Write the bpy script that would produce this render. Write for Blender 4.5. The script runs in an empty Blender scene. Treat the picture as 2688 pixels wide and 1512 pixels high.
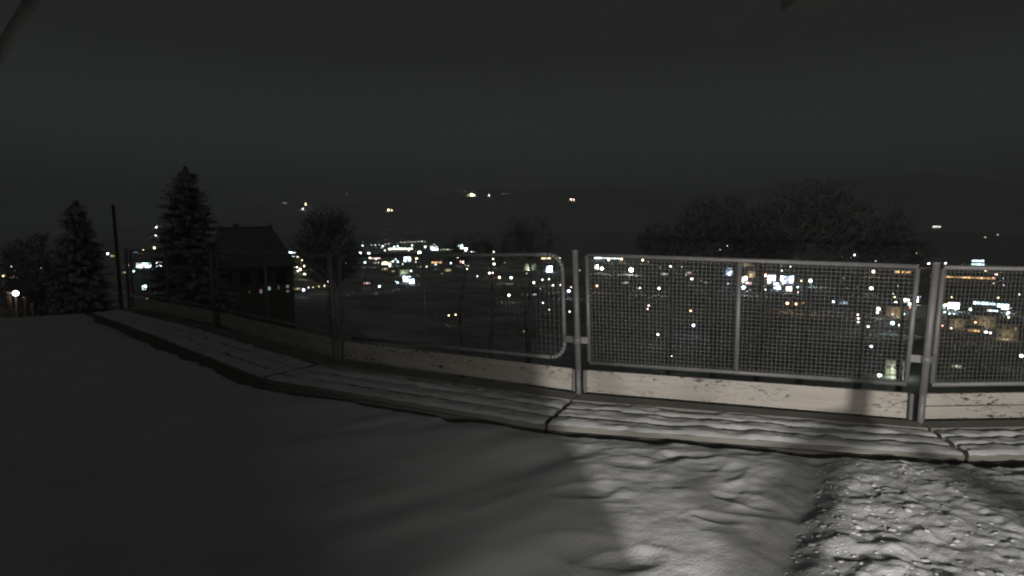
import bpy, math, random
import numpy as np
from mathutils import Vector, Matrix

R = math.radians
scn = bpy.context.scene
col = scn.collection
random.seed(5)
rng = np.random.default_rng(5)

# ---------------------------------------------------------------- camera
FPX, PITCH = 1600.0, R(5.5)          # focal length in photograph pixels (2688 wide), tilt below level
cd = bpy.data.cameras.new('camera')
cam = bpy.data.objects.new('camera', cd)
col.objects.link(cam)
cd.sensor_width = 36.0
cd.lens = 36.0 * FPX / 2688.0
cd.clip_start, cd.clip_end = 0.05, 40000.0
cam.location = (0, 0, 0)
cam.rotation_euler = (R(90) - PITCH, 0, 0)
scn.camera = cam

# ---------------------------------------------------------------- night sky
w = bpy.data.worlds.new('World')
scn.world = w
w.use_nodes = True
nt = w.node_tree
nt.nodes.clear()
wo = nt.nodes.new('ShaderNodeOutputWorld')
bg = nt.nodes.new('ShaderNodeBackground')
sky = nt.nodes.new('ShaderNodeTexSky')
sky.sky_type = 'NISHITA'
sky.sun_disc = False
sky.sun_elevation = R(-7)
sky.sun_rotation = R(235)
tc = nt.nodes.new('ShaderNodeTexCoord')
sx = nt.nodes.new('ShaderNodeSeparateXYZ')
rp = nt.nodes.new('ShaderNodeValToRGB')       # town light scattered in low cloud, a little paler at the horizon
rp.color_ramp.elements[0].position = 0.0
rp.color_ramp.elements[0].color = (0.080, 0.089, 0.085, 1)
rp.color_ramp.elements[1].position = 0.26
rp.color_ramp.elements[1].color = (0.0174, 0.0188, 0.0174, 1)
mx = nt.nodes.new('ShaderNodeMix')
mx.data_type = 'RGBA'
mx.blend_type = 'ADD'
mx.inputs[0].default_value = 0.02
nt.links.new(tc.outputs['Generated'], sx.inputs[0])
nt.links.new(sx.outputs['Z'], rp.inputs[0])
nt.links.new(rp.outputs[0], mx.inputs[6])
nt.links.new(sky.outputs[0], mx.inputs[7])
nt.links.new(mx.outputs[2], bg.inputs[0])
bg.inputs[1].default_value = 1.0
nt.links.new(bg.outputs[0], wo.inputs[0])

scn.view_settings.view_transform = 'Standard'
scn.view_settings.look = 'None'
scn.view_settings.exposure = 0.0
scn.view_settings.gamma = 1.0
scn.render.engine = 'CYCLES'
scn.cycles.use_denoising = True
scn.cycles.filter_width = 2.1
scn.cycles.max_bounces = 8
scn.cycles.volume_bounces = 6
scn.cycles.sample_clamp_indirect = 0.12

LAMP_YARD = (1.15, -2.75, -0.25)      # yard lamp on the recessed house wall
LAMP_DOOR = (1.17, -1.0, -0.35)      # dim lantern standing behind the house corner
P_YARD, P_DOOR = 1130.0, 205.0

HAZE = 0.00028                       # scattering per metre of the night air

# ---------------------------------------------------------------- helpers
def ray(px, py):
    x = (px - 1344) / FPX
    y = -(py - 756) / FPX
    return np.array((x, math.cos(PITCH) + y * math.sin(PITCH), y * math.cos(PITCH) - math.sin(PITCH)))

def at_dist(px, py, d):
    r = ray(px, py)
    return r * (d / math.hypot(r[0], r[1]))

class MB:
    def __init__(s): s.v = []; s.f = []
    def add(s, vs, fs):
        o = len(s.v); s.v += [tuple(v) for v in vs]; s.f += [tuple(i + o for i in f) for f in fs]
    def box(s, lo, hi):
        x0, y0, z0 = lo; x1, y1, z1 = hi
        s.add([(x0,y0,z0),(x1,y0,z0),(x1,y1,z0),(x0,y1,z0),(x0,y0,z1),(x1,y0,z1),(x1,y1,z1),(x0,y1,z1)],
              [(0,3,2,1),(4,5,6,7),(0,1,5,4),(1,2,6,5),(2,3,7,6),(3,0,4,7)])
    def hexa(s, b, t):       # four bottom and four top points, counterclockwise from above
        s.add(list(b) + list(t), [(0,3,2,1),(4,5,6,7),(0,1,5,4),(1,2,6,5),(2,3,7,6),(3,0,4,7)])
    def tube(s, p0, p1, r0, r1=None, n=6, cap=True):
        r1 = r0 if r1 is None else r1
        p0 = np.array(p0, float); p1 = np.array(p1, float)
        d = p1 - p0; L = np.linalg.norm(d)
        if L < 1e-9: return
        d /= L
        a = np.cross(d, (0, 0, 1) if abs(d[2]) < 0.9 else (1, 0, 0)); a /= np.linalg.norm(a); b = np.cross(d, a)
        vs = []
        for p, r in ((p0, r0), (p1, r1)):
            for k in range(n):
                t = 2 * math.pi * (k + 0.5) / n
                vs.append(p + r * (math.cos(t) * a + math.sin(t) * b))
        fs = [(k, (k + 1) % n, n + (k + 1) % n, n + k) for k in range(n)]
        if cap: fs += [tuple(range(n - 1, -1, -1)), tuple(range(n, 2 * n))]
        s.add(vs, fs)
    def path(s, pts, r, n=8):
        for a, b in zip(pts[:-1], pts[1:]): s.tube(a, b, r, r, n)
    def ball(s, c, r, n=8, m=5, squash=1.0):
        vs = [(c[0], c[1], c[2] + r * squash)]
        for i in range(1, m):
            ph = math.pi * i / m
            for k in range(n):
                t = 2 * math.pi * k / n
                vs.append((c[0] + r * math.sin(ph) * math.cos(t), c[1] + r * math.sin(ph) * math.sin(t), c[2] + r * squash * math.cos(ph)))
        vs.append((c[0], c[1], c[2] - r * squash))
        fs = [(0, 1 + k, 1 + (k + 1) % n) for k in range(n)]
        for i in range(m - 2):
            for k in range(n):
                a = 1 + i * n + k; b = 1 + i * n + (k + 1) % n
                fs.append((a, a + n, b + n, b))
        e = len(vs) - 1; o = 1 + (m - 2) * n
        fs += [(o + k, e, o + (k + 1) % n) for k in range(n)]
        s.add(vs, fs)
    def mesh(s, name, mat, smooth=False):
        me = bpy.data.meshes.new(name)
        me.from_pydata(s.v, [], s.f)
        me.materials.append(mat)
        if smooth: me.polygons.foreach_set('use_smooth', [True] * len(me.polygons))
        me.update()
        return me
    def build(s, name, mat, parent=None, off=None, smooth=False):
        if off is not None:
            s.v = [(x - off[0], y - off[1], z - off[2]) for x, y, z in s.v]
        return link(name, s.mesh(name, mat, smooth), parent)

def link(name, data, parent=None):
    o = bpy.data.objects.new(name, data)
    col.objects.link(o)
    if parent is not None: o.parent = parent
    return o

def tag(o, label, cat, group=None, kind=None):
    o['label'] = label
    o['category'] = cat
    if group: o['group'] = group
    if kind: o['kind'] = kind
    return o

def thing(name, loc, label, cat, group=None, rz=0.0):
    o = link(name, None)
    o.location = tuple(float(v) for v in loc)
    o.rotation_euler = (0, 0, rz)
    return tag(o, label, cat, group)

def sstep(a, b, x):
    t = np.clip((x - a) / (b - a), 0, 1)
    return t * t * (3 - 2 * t)

def vnoise(x, y, seed=0):            # smooth value noise, vectorised
    x = np.asarray(x, float); y = np.asarray(y, float)
    xi = np.floor(x).astype(np.int64); yi = np.floor(y).astype(np.int64)
    fx = x - xi; fy = y - yi
    fx = fx * fx * fx * (fx * (fx * 6 - 15) + 10); fy = fy * fy * fy * (fy * (fy * 6 - 15) + 10)
    def h(a, b):
        n = (a * 374761393 + b * 668265263 + seed * 974711) & 0x7fffffff
        n = ((n ^ (n >> 13)) * 1274126177) & 0x7fffffff
        return ((n ^ (n >> 16)) & 0xffff) / 65535.0
    return (h(xi, yi) * (1 - fx) + h(xi + 1, yi) * fx) * (1 - fy) + (h(xi, yi + 1) * (1 - fx) + h(xi + 1, yi + 1) * fx) * fy

def fbm(x, y, o=3, seed=0):
    s = 0; a = 0.5
    for k in range(o):
        s = s + a * (vnoise(x, y, seed + k * 17) - 0.5) * 2
        x = x * 2.03; y = y * 2.03; a *= 0.5
    return s

# ---------------------------------------------------------------- materials
def pbr(name, color, rough=0.7, metal=0.0, noise=None, bump=None):
    m = bpy.data.materials.new(name); m.use_nodes = True
    n = m.node_tree; b = n.nodes['Principled BSDF']
    b.inputs['Base Color'].default_value = (*color, 1)
    b.inputs['Roughness'].default_value = rough
    b.inputs['Metallic'].default_value = metal
    t = n.nodes.new('ShaderNodeTexCoord')
    if noise:                                    # (second colour, scale xyz, low, high)
        c2, sc, lo, hi = noise
        mp = n.nodes.new('ShaderNodeMapping'); mp.inputs['Scale'].default_value = sc
        tx = n.nodes.new('ShaderNodeTexNoise'); tx.inputs['Scale'].default_value = 1; tx.inputs['Detail'].default_value = 5; tx.inputs['Roughness'].default_value = 0.6
        r = n.nodes.new('ShaderNodeValToRGB')
        r.color_ramp.elements[0].position = lo; r.color_ramp.elements[0].color = (*color, 1)
        r.color_ramp.elements[1].position = hi; r.color_ramp.elements[1].color = (*c2, 1)
        n.links.new(t.outputs['Object'], mp.inputs[0]); n.links.new(mp.outputs[0], tx.inputs['Vector'])
        n.links.new(tx.outputs['Fac'], r.inputs[0]); n.links.new(r.outputs[0], b.inputs['Base Color'])
    if bump:                                     # (scale, strength, distance)
        tb = n.nodes.new('ShaderNodeTexNoise'); tb.inputs['Scale'].default_value = bump[0]; tb.inputs['Detail'].default_value = 6
        bp = n.nodes.new('ShaderNodeBump'); bp.inputs['Strength'].default_value = bump[1]; bp.inputs['Distance'].default_value = bump[2]
        n.links.new(t.outputs['Object'], tb.inputs['Vector']); n.links.new(tb.outputs['Fac'], bp.inputs['Height'])
        n.links.new(bp.outputs[0], b.inputs['Normal'])
    return m

def glow(name, color, strength):
    m = bpy.data.materials.new(name); m.use_nodes = True
    n = m.node_tree; b = n.nodes['Principled BSDF']
    b.inputs['Base Color'].default_value = (0.3, 0.3, 0.3, 1)
    b.inputs['Emission Color'].default_value = (*color, 1)
    b.inputs['Emission Strength'].default_value = strength
    m.cycles.emission_sampling = 'NONE'
    return m

M = {}
M['snow'] = pbr('snow', (0.80, 0.81, 0.82), 0.75, 0, ((0.70, 0.70, 0.69), (2.2, 2.2, 2.2), 0.35, 0.75), (65, 0.5, 0.010))
M['snow_cap'] = pbr('snow_cap', (0.82, 0.82, 0.83), 0.75, 0, ((0.66, 0.65, 0.63), (5, 5, 5), 0.4, 0.75), (70, 0.5, 0.01))
M['ground'] = pbr('ground', (0.34, 0.34, 0.33), 0.9, 0, ((0.70, 0.71, 0.72), (0.02, 0.02, 0.02), 0.40, 0.62))
M['hill'] = pbr('hill', (0.55, 0.56, 0.57), 0.9, 0, ((0.84, 0.85, 0.86), (0.0016, 0.0016, 0.0016), 0.35, 0.65))
M['galv'] = pbr('galvanised_steel', (0.27, 0.265, 0.26), 0.55, 0.25, ((0.34, 0.335, 0.33), (9, 9, 9), 0.35, 0.7))
M['wire'] = pbr('wire_steel', (0.20, 0.196, 0.19), 0.6, 0.1)
M['plank'] = pbr('weathered_plank', (0.25, 0.24, 0.22), 0.85, 0, ((0.36, 0.345, 0.31), (3, 3, 40), 0.3, 0.7), (45, 0.3, 0.004))
M['fascia'] = pbr('ledge_fascia', (0.23, 0.22, 0.20), 0.85, 0, ((0.31, 0.295, 0.27), (6, 6, 30), 0.3, 0.7))
M['dark_timber'] = pbr('dark_timber', (0.05, 0.045, 0.04), 0.85)
M['frost_bark'] = pbr('frosted_bark', (0.22, 0.215, 0.21), 0.9, 0, ((0.62, 0.625, 0.63), (3, 3, 3), 0.38, 0.62))
M['bark'] = pbr('bark', (0.09, 0.08, 0.07), 0.9, 0, ((0.17, 0.16, 0.15), (5, 5, 2), 0.4, 0.7))
M['frost_needle'] = pbr('frosted_needles', (0.16, 0.18, 0.16), 0.9, 0, ((0.66, 0.67, 0.68), (1.6, 1.6, 1.6), 0.36, 0.60))
M['roof_snow'] = pbr('snowy_roof_tiles', (0.30, 0.29, 0.285), 0.9, 0, ((0.60, 0.60, 0.60), (1.3, 1.3, 1.3), 0.40, 0.60))
M['chalet'] = pbr('dark_timber_wall', (0.22, 0.205, 0.19), 0.9, 0, ((0.32, 0.30, 0.28), (1.5, 1.5, 8), 0.35, 0.7))
M['chalet_roof'] = pbr('chalet_roof_tiles', (0.24, 0.23, 0.225), 0.9, 0, ((0.30, 0.29, 0.285), (1.3, 1.3, 1.3), 0.40, 0.60))
M['plaster'] = pbr('town_plaster', (0.42, 0.39, 0.35), 0.9, 0, ((0.52, 0.49, 0.44), (0.6, 0.6, 0.6), 0.35, 0.7))
M['render_wall'] = pbr('house_render', (0.55, 0.53, 0.50), 0.9, 0, None, (30, 0.3, 0.004))
M['white_paint'] = pbr('white_paint', (0.75, 0.74, 0.72), 0.6)
M['dark_frame'] = pbr('dark_frame', (0.05, 0.05, 0.05), 0.6)

# white painted board: weathered paint with dark flaked patches running along the grain
def board_mat():
    m = bpy.data.materials.new('peeling_white_board'); m.use_nodes = True
    n = m.node_tree; b = n.nodes['Principled BSDF']; b.inputs['Roughness'].default_value = 0.7
    uv = n.nodes.new('ShaderNodeAttribute'); uv.attribute_name = 'along'; uv.attribute_type = 'GEOMETRY'
    def noise(scale, detail, lo, hi, dist=0.0, seed=0.0):
        mp = n.nodes.new('ShaderNodeMapping'); mp.inputs['Scale'].default_value = scale; mp.inputs['Location'].default_value = (seed, seed * .7, 0)
        t = n.nodes.new('ShaderNodeTexNoise'); t.inputs['Scale'].default_value = 1; t.inputs['Detail'].default_value = detail; t.inputs['Roughness'].default_value = 0.65; t.inputs['Distortion'].default_value = dist
        mr = n.nodes.new('ShaderNodeMapRange'); mr.inputs['From Min'].default_value = lo; mr.inputs['From Max'].default_value = hi
        n.links.new(uv.outputs['Vector'], mp.inputs[0]); n.links.new(mp.outputs[0], t.inputs['Vector']); n.links.new(t.outputs['Fac'], mr.inputs['Value'])
        return mr.outputs[0]
    tone = noise((1.4, 9, 1), 4, 0.3, 0.7)
    grain = noise((2.2, 70, 1), 5, 0.35, 0.75, 0.3, 3.0)
    chips = noise((15, 46, 1), 4, 0.555, 0.585, 0.8, 9.0)
    clus = noise((1.1, 5, 1), 3, 0.47, 0.60, 0.2, 5.0)
    crack = noise((3.0, 64, 1), 4, 0.68, 0.70, 0.2, 14.0)
    c1 = n.nodes.new('ShaderNodeMix'); c1.data_type = 'RGBA'; c1.inputs[6].default_value = (0.62, 0.57, 0.51, 1); c1.inputs[7].default_value = (0.74, 0.70, 0.64, 1)
    n.links.new(tone, c1.inputs[0])
    c2 = n.nodes.new('ShaderNodeMix'); c2.data_type = 'RGBA'; c2.blend_type = 'MULTIPLY'; c2.inputs[7].default_value = (0.80, 0.78, 0.76, 1)
    n.links.new(grain, c2.inputs[0]); n.links.new(c1.outputs[2], c2.inputs[6])
    mu = n.nodes.new('ShaderNodeMath'); mu.operation = 'MULTIPLY'; n.links.new(chips, mu.inputs[0]); n.links.new(clus, mu.inputs[1])
    ma = n.nodes.new('ShaderNodeMath'); ma.operation = 'MAXIMUM'; n.links.new(mu.outputs[0], ma.inputs[0]); n.links.new(crack, ma.inputs[1])
    c3 = n.nodes.new('ShaderNodeMix'); c3.data_type = 'RGBA'; c3.inputs[7].default_value = (0.035, 0.033, 0.036, 1)
    n.links.new(ma.outputs[0], c3.inputs[0]); n.links.new(c2.outputs[2], c3.inputs[6]); n.links.new(c3.outputs[2], b.inputs['Base Color'])
    return m
M['board'] = board_mat()

GLOW = {'w': (1.0, 0.97, 0.91), 'y': (1.0, 0.80, 0.45), 'o': (1.0, 0.58, 0.25), 'b': (0.60, 0.76, 1.0), 'c': (0.64, 0.93, 1.0),
        'p': (1.0, 0.66, 0.62), 'r': (1.0, 0.35, 0.28), 'g': (0.82, 1.0, 0.72), 'l': (0.75, 0.75, 1.0)}
GM = {}
def glow_mat(c, s):
    k = (c, round(s, 2))
    if k not in GM: GM[k] = glow('light_%s_%g' % (c, s), GLOW[c], s)
    return GM[k]

# ---------------------------------------------------------------- terrain
ridge_px = np.array([-900, 0, 250, 500, 740, 900, 1250, 1400, 1580, 1850, 2100, 2450, 2688, 3600], float)
ridge_py = np.array([640, 640, 610, 575, 524, 538, 497, 503, 490, 514, 474, 462, 488, 540], float)
ridge_az = np.arctan2((ridge_px - 1344) / FPX, 1.0)
ridge_el = np.array([math.atan2(ray(a, b)[2], math.hypot(*ray(a, b)[:2])) for a, b in zip(ridge_px, ridge_py)])
PLAIN = -62.0
def terrain(x, y):
    x = np.asarray(x, float); y = np.asarray(y, float)
    d = np.hypot(x, y); az = np.arctan2(x, np.maximum(y, 1e-6))
    az = np.where(y <= 0, np.sign(x) * 1.2, az)
    left = sstep(-0.12, -0.30, az)
    zr = -(4.0 + 0.232 * d)
    zl = -(2.6 + 0.105 * np.minimum(d, 95) + 0.33 * np.maximum(d - 95, 0))
    z = np.maximum(zr * (1 - left) + zl * left, PLAIN)
    z = z + 0.8 * fbm(x / 30, y / 30, 3, 3) * sstep(20, 60, d)
    top = np.interp(az, ridge_az, np.tan(ridge_el)) * 5200 * (1 + 0.05 * fbm(az * 30, az * 0 + 3, 3, 8))
    k = sstep(2500, 5200, d)
    z = z * (1 - k) + (np.maximum(top, PLAIN)) * k
    return z + k * (1 - k) * 4 * 25 * fbm(x / 420, y / 420, 4, 5)

azs = np.concatenate([np.linspace(-170, -50, 40, endpoint=False), np.linspace(-50, 50, 201), np.linspace(50, 170, 41)[1:]])
ds = np.concatenate([np.geomspace(4.0, 2400, 60, endpoint=False), np.linspace(2400, 5400, 50), np.geomspace(5600, 16000, 8)])
def polar_sheet(name, d, mat):
    A, D = np.meshgrid(np.radians(azs), d)
    X = D * np.sin(A); Y = D * np.cos(A); Z = terrain(X, Y)
    nn, mm = A.shape
    V = np.stack([X, Y, Z], -1).reshape(-1, 3)
    I = np.arange(nn * mm).reshape(nn, mm)
    F = np.stack([I[:-1, :-1], I[:-1, 1:], I[1:, 1:], I[1:, :-1]], -1).reshape(-1, 4)[:, ::-1]
    me = bpy.data.meshes.new(name); me.from_pydata(V.tolist(), [], F.tolist()); me.materials.append(mat)
    me.polygons.foreach_set('use_smooth', [True] * len(F)); me.update()
    return link(name, me)
g = polar_sheet('ground', ds[ds <= 2600.1] if False else ds[:72], M['ground']); g['kind'] = 'structure'
h = polar_sheet('hills', ds[71:], M['hill']); h['kind'] = 'structure'
h['label'] = 'snow-dusted hills rising beyond the town'

def hit(px, py, lift=0.0, dmin=238.0):
    """first point along the view line that is `lift` metres above the terrain"""
    r = ray(px, py); r = r / math.hypot(r[0], r[1])
    d = np.geomspace(dmin, 5600, 900)
    g_ = r[2] * d - (terrain(r[0] * d, r[1] * d) + lift)
    k = np.where(g_ <= 0)[0]
    if len(k) == 0:
        return None
    k = k[0]
    return r * d[k]

# ---------------------------------------------------------------- terrace: posts line, ledge, snow
H_L = -1.65                       # ledge top
POST = [(-8.05, 12.8), (-5.05, 10.35), (-2.21, 7.68), (0.69, 6.07), (3.51, 5.16), (6.55, 5.30)]
WID = [0.70, 0.98, 1.08, 1.00, 0.74, 0.66]
RAIL = [1.20, 1.26, 1.32, 1.40, 1.33, 1.27]
POST = [np.array(p) for p in POST]
def bay_n(i):
    d = POST[i + 1] - POST[i]; d = d / np.linalg.norm(d); return np.array((d[1], -d[0]))
FRONT = []
for i, p in enumerate(POST):
    n = bay_n(0) if i == 0 else bay_n(len(POST) - 2) if i == len(POST) - 1 else (bay_n(i - 1) + bay_n(i))
    n = n / np.linalg.norm(n); n = n if n[1] < 0 else -n
    FRONT.append(p + n * WID[i])

def seg_dist(x, y, pts):            # signed distance to a polyline: positive towards the house
    best = np.full(np.shape(x), 1e9); sgn = np.ones(np.shape(x))
    for a, b in zip(pts[:-1], pts[1:]):
        d = b - a; L = np.linalg.norm(d); d = d / L
        t = np.clip((x - a[0]) * d[0] + (y - a[1]) * d[1], 0, L)
        qx = x - (a[0] + d[0] * t); qy = y - (a[1] + d[1] * t)
        dd = np.hypot(qx, qy); s = np.where(d[0] * qy - d[1] * qx < 0, 1.0, -1.0)
        m = dd < best - 1e-9
        best = np.where(m, dd, best); sgn = np.where(m, s, sgn)
    return best * sgn

SNOW = -1.675
def line_d(x, y, a, b):
    a = np.array(a); b = np.array(b); d = b - a; L = np.linalg.norm(d); d = d / L
    t = np.clip((x - a[0]) * d[0] + (y - a[1]) * d[1], 0, L)
    return np.hypot(x - a[0] - d[0] * t, y - a[1] - d[1] * t)

prints = []
for k in range(52):
    prints.append((rng.uniform(0.45, 2.4), rng.uniform(2.4, 4.9), rng.uniform(0.07, 0.20), rng.uniform(-0.5, 0.9), rng.uniform(0.005, 0.013)))
def snow_z(x, y):
    z = SNOW + 0.03 * fbm(x / 2.6, y / 2.6, 2, 11)
    # long wind-blown swells on the open lawn
    u = x * 0.80 + y * 0.60; v = -x * 0.60 + y * 0.80
    right = sstep(0.15, 0.75, x + 0.06 * (y - 4))
    z = z + (0.050 * fbm(u / 1.5 + 3, v / 0.42, 2, 21) * (1 - 0.85 * right)) * sstep(14, 6, np.hypot(x, y))
    # trodden snow in front of the fence
    z = z + right * (0.012 * fbm(x / 0.46, y / 0.30, 2, 31) + 0.007 * fbm(x / 0.12, y / 0.09, 3, 41))
    for (cx, cy, r, a, dp) in prints:
        ca, sa = math.cos(a), math.sin(a)
        e = (((x - cx) * ca + (y - cy) * sa) / (r * 1.55)) ** 2 + ((-(x - cx) * sa + (y - cy) * ca) / (r * 0.7)) ** 2
        z = z - dp * np.exp(-e * e) + dp * 0.25 * np.exp(-((e - 1.9) ** 2) * 2.0)
    # furrow and broken clods to the right
    fd = line_d(x, y, (1.10, 2.5), (2.25, 4.35))
    z = z - 0.055 * np.exp(-(fd / 0.12) ** 2)
    cl = sstep(0.10, 0.55, (x - 1.32) - 0.62 * (y - 2.85) + 0.12)
    c = np.maximum(fbm(x / 0.095, y / 0.10, 3, 61), 0) ** 0.8
    z = z + cl * (0.027 * c + 0.018 * fbm(x / 0.05, y / 0.05, 2, 71) * 0.5)
    # melted channel along the ledge, ragged lip
    fdist = seg_dist(x, y, FRONT) + 0.035 * fbm(x / 0.12, y / 0.12, 2, 81)
    z = z - 0.26 * sstep(0.25, 0.18, fdist) - 0.012 * sstep(0.45, 0.25, fdist)
    # lawn falls away past the fence line and at its far end
    bd = seg_dist(x, y, POST)
    z = z - 0.9 * sstep(0.1, -2.0, bd)
    return z - 2.5 * sstep(14.5, 24, np.hypot(x, y) - 0 * x)

def graded(fine0, fine1, step, lo, hi, grow=1.16):
    a = list(np.arange(fine0, fine1 + 1e-6, step)); s = step
    while a[-1] < hi: s *= grow; a.append(min(a[-1] + s, hi))
    s = step; pre = [fine0]
    while pre[-1] > lo: s *= grow; pre.append(max(pre[-1] - s, lo))
    return np.array(pre[:0:-1] + a)
gx = graded(-1.6, 4.7, 0.015, -26, 14, 1.05)
gy = graded(2.5, 5.9, 0.015, -3.1, 24, 1.05)
X, Y = np.meshgrid(gx, gy)
keep_d = seg_dist(X, Y, POST)
Z = snow_z(X, Y)
I = np.arange(X.size).reshape(X.shape)
ok = (keep_d[:-1, :-1] > -1.6) | (X[:-1, :-1] < -8.1)
F = np.stack([I[:-1, :-1], I[:-1, 1:], I[1:, 1:], I[1:, :-1]], -1)[ok]
used = np.unique(F); remap = np.full(X.size, -1); remap[used] = np.arange(len(used))
V = np.stack([X, Y, Z], -1).reshape(-1, 3)[used]
me = bpy.data.meshes.new('snow_lawn')
me.vertices.add(len(V)); me.vertices.foreach_set('co', V.astype(np.float32).ravel())
F = remap[F].astype(np.int32)
me.loops.add(F.size); me.loops.foreach_set('vertex_index', F.ravel())
me.polygons.add(len(F)); me.polygons.foreach_set('loop_start', np.arange(0, F.size, 4, dtype=np.int32))
me.polygons.foreach_set('loop_total', np.full(len(F), 4, dtype=np.int32))
me.polygons.foreach_set('use_smooth', [True] * len(F))
me.materials.append(M['snow']); me.update(calc_edges=True); me.validate()
lawn = link('snow_lawn', me); lawn['kind'] = 'structure'; lawn['label'] = 'trodden snow covering the terrace lawn'

# broken crumbs of snow lying on the trodden part
mb = MB(); rd1 = random.Random(12)
for k in range(620):
    if k < 620:
        t_ = rd1.random(); off = abs(rd1.gauss(-.02, .55)) - .03; y_ = 2.55 + t_ * 2.1; x_ = 1.32 + 0.62 * (y_ - 2.85) + 0.05 + off * 1.2
    else:
        x_ = rd1.uniform(0.5, 4.4); y_ = rd1.uniform(2.55, 4.9)
    r_ = min(0.006 + rd1.expovariate(1 / 0.005), 0.026)
    if seg_dist(np.array([x_]), np.array([y_]), FRONT)[0] < 0.36: continue
    z_ = float(snow_z(np.array([x_]), np.array([y_]))[0]); o_ = len(mb.v)
    mb.ball((x_, y_, z_ - r_ * 0.22), r_, 6, 4, rd1.uniform(.38, .6))
    for q_ in range(o_, len(mb.v)):
        v_ = mb.v[q_]; j_ = rd1.uniform(-.3, .3) * r_
        mb.v[q_] = (x_ + (v_[0] - x_) * rd1.uniform(.9, 1.5) + j_, v_[1] + j_ * .6, v_[2] + j_ * .4)
cb = mb.build('snow_crumbs', M['snow'], None, None, True); cb['kind'] = 'stuff'; cb['label'] = 'loose snow crumbs scattered on the trodden snow'

def lerp2(i, u, v):               # point on ledge bay i: u along the fence, v from the fence (0) to the front edge (1)
    a = POST[i] * (1 - u) + POST[i + 1] * u
    b = FRONT[i] * (1 - u) + FRONT[i + 1] * u
    return a * (1 - v) + b * v

STRIPS = [(0.05, 0.295), (0.31, 0.515), (0.535, 0.755), (0.775, 0.995)]
for i in range(len(POST) - 1):
    L = np.linalg.norm(POST[i + 1] - POST[i]); gp = 0.014 / L
    c = lerp2(i, 0.5, 0.5)
    base = (c[0], c[1], H_L - 0.3)
    t = thing('plank_ledge', base, ['dark snowy plank ledge before the bare tree and house', 'unlit snowy plank ledge left of the round-cornered panel',
              'dim snowy plank ledge below the round-cornered mesh panel', 'brightly lit snowy plank ledge below the wide mesh panel', 'lit snowy plank ledge at the right picture edge'][i], 'ledge', 'ledge bays along the fence')
    for k, (v0, v1) in enumerate(STRIPS):
        mb = MB()
        q = [lerp2(i, gp, v1), lerp2(i, 1 - gp, v1), lerp2(i, 1 - gp, v0), lerp2(i, gp, v0)]
        dz = 0.0 if k == 0 else -0.03 - 0.004 * k
        mb.hexa([(p[0], p[1], H_L + dz - 0.045) for p in q], [(p[0], p[1], H_L + dz) for p in q])
        pl = mb.build('plank', M['plank'], t, base)
        if k:                                   # snow lying on the plank, with softened uneven edges
            nu = int(L / (0.03 if i >= 1 else 0.08)); nv = 7
            us = np.linspace(gp * 1.4, 1 - gp * 1.4, nu + 1); vs_ = np.linspace(0, 1, nv + 1)
            vv = []; U0 = np.repeat(us[:, None], nv + 1, 1); V0 = np.repeat(vs_[None], nu + 1, 0)
            s_ = U0 * L + i * 7.3
            e0 = v0 + 0.05 * fbm(s_ / 0.13, s_ * 0 + k * 5.1, 3, 90 + k) ; e1 = v1 + 0.030 * fbm(s_ / 0.11, s_ * 0 + k * 3.7, 3, 95 + k)
            ve = e0 * (1 - V0) + e1 * V0
            prof = np.sqrt(np.clip(1 - (2 * V0 - 1) ** 4, 0, 1))
            endp = np.clip(np.minimum(U0, 1 - U0) * L / 0.05, 0, 1) ** 0.5
            hh = (0.026 + 0.020 * fbm(s_ / 0.22, ve * 9 + k, 3, 101) + 0.013 * fbm(s_ / 0.06, ve * 20, 2, 107)) * prof * endp
            for a in range(nu + 1):
                for b in range(nv + 1):
                    p = lerp2(i, U0[a, b], ve[a, b]); vv.append((p[0], p[1], H_L + dz + 0.002 + hh[a, b]))
            ff = [(a * (nv + 1) + b, a * (nv + 1) + b + 1, (a + 1) * (nv + 1) + b + 1, (a + 1) * (nv + 1) + b) for a in range(nu) for b in range(nv)]
            mb = MB(); mb.v = vv; mb.f = ff
            mb.build('snow_cap', M['snow_cap'], pl, base, True)
    mb = MB()
    q = [lerp2(i, gp, 1.0), lerp2(i, 1 - gp, 1.0), lerp2(i, 1 - gp, 0.96), lerp2(i, gp, 0.96)]
    mb.hexa([(p[0], p[1], SNOW - 0.25) for p in q], [(p[0], p[1], H_L - 0.094) for p in q])
    mb.build('fascia', M['fascia'], t, base)
    mb = MB()                                    # dark bearer below the planks, shows through the joints
    q = [lerp2(i, 0, 0.94), lerp2(i, 1, 0.94), lerp2(i, 1, 0.02), lerp2(i, 0, 0.02)]
    mb.hexa([(p[0], p[1], SNOW - 0.25) for p in q], [(p[0], p[1], H_L - 0.11) for p in q])
    mb.build('bearer', M['dark_timber'], t, base)

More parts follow.
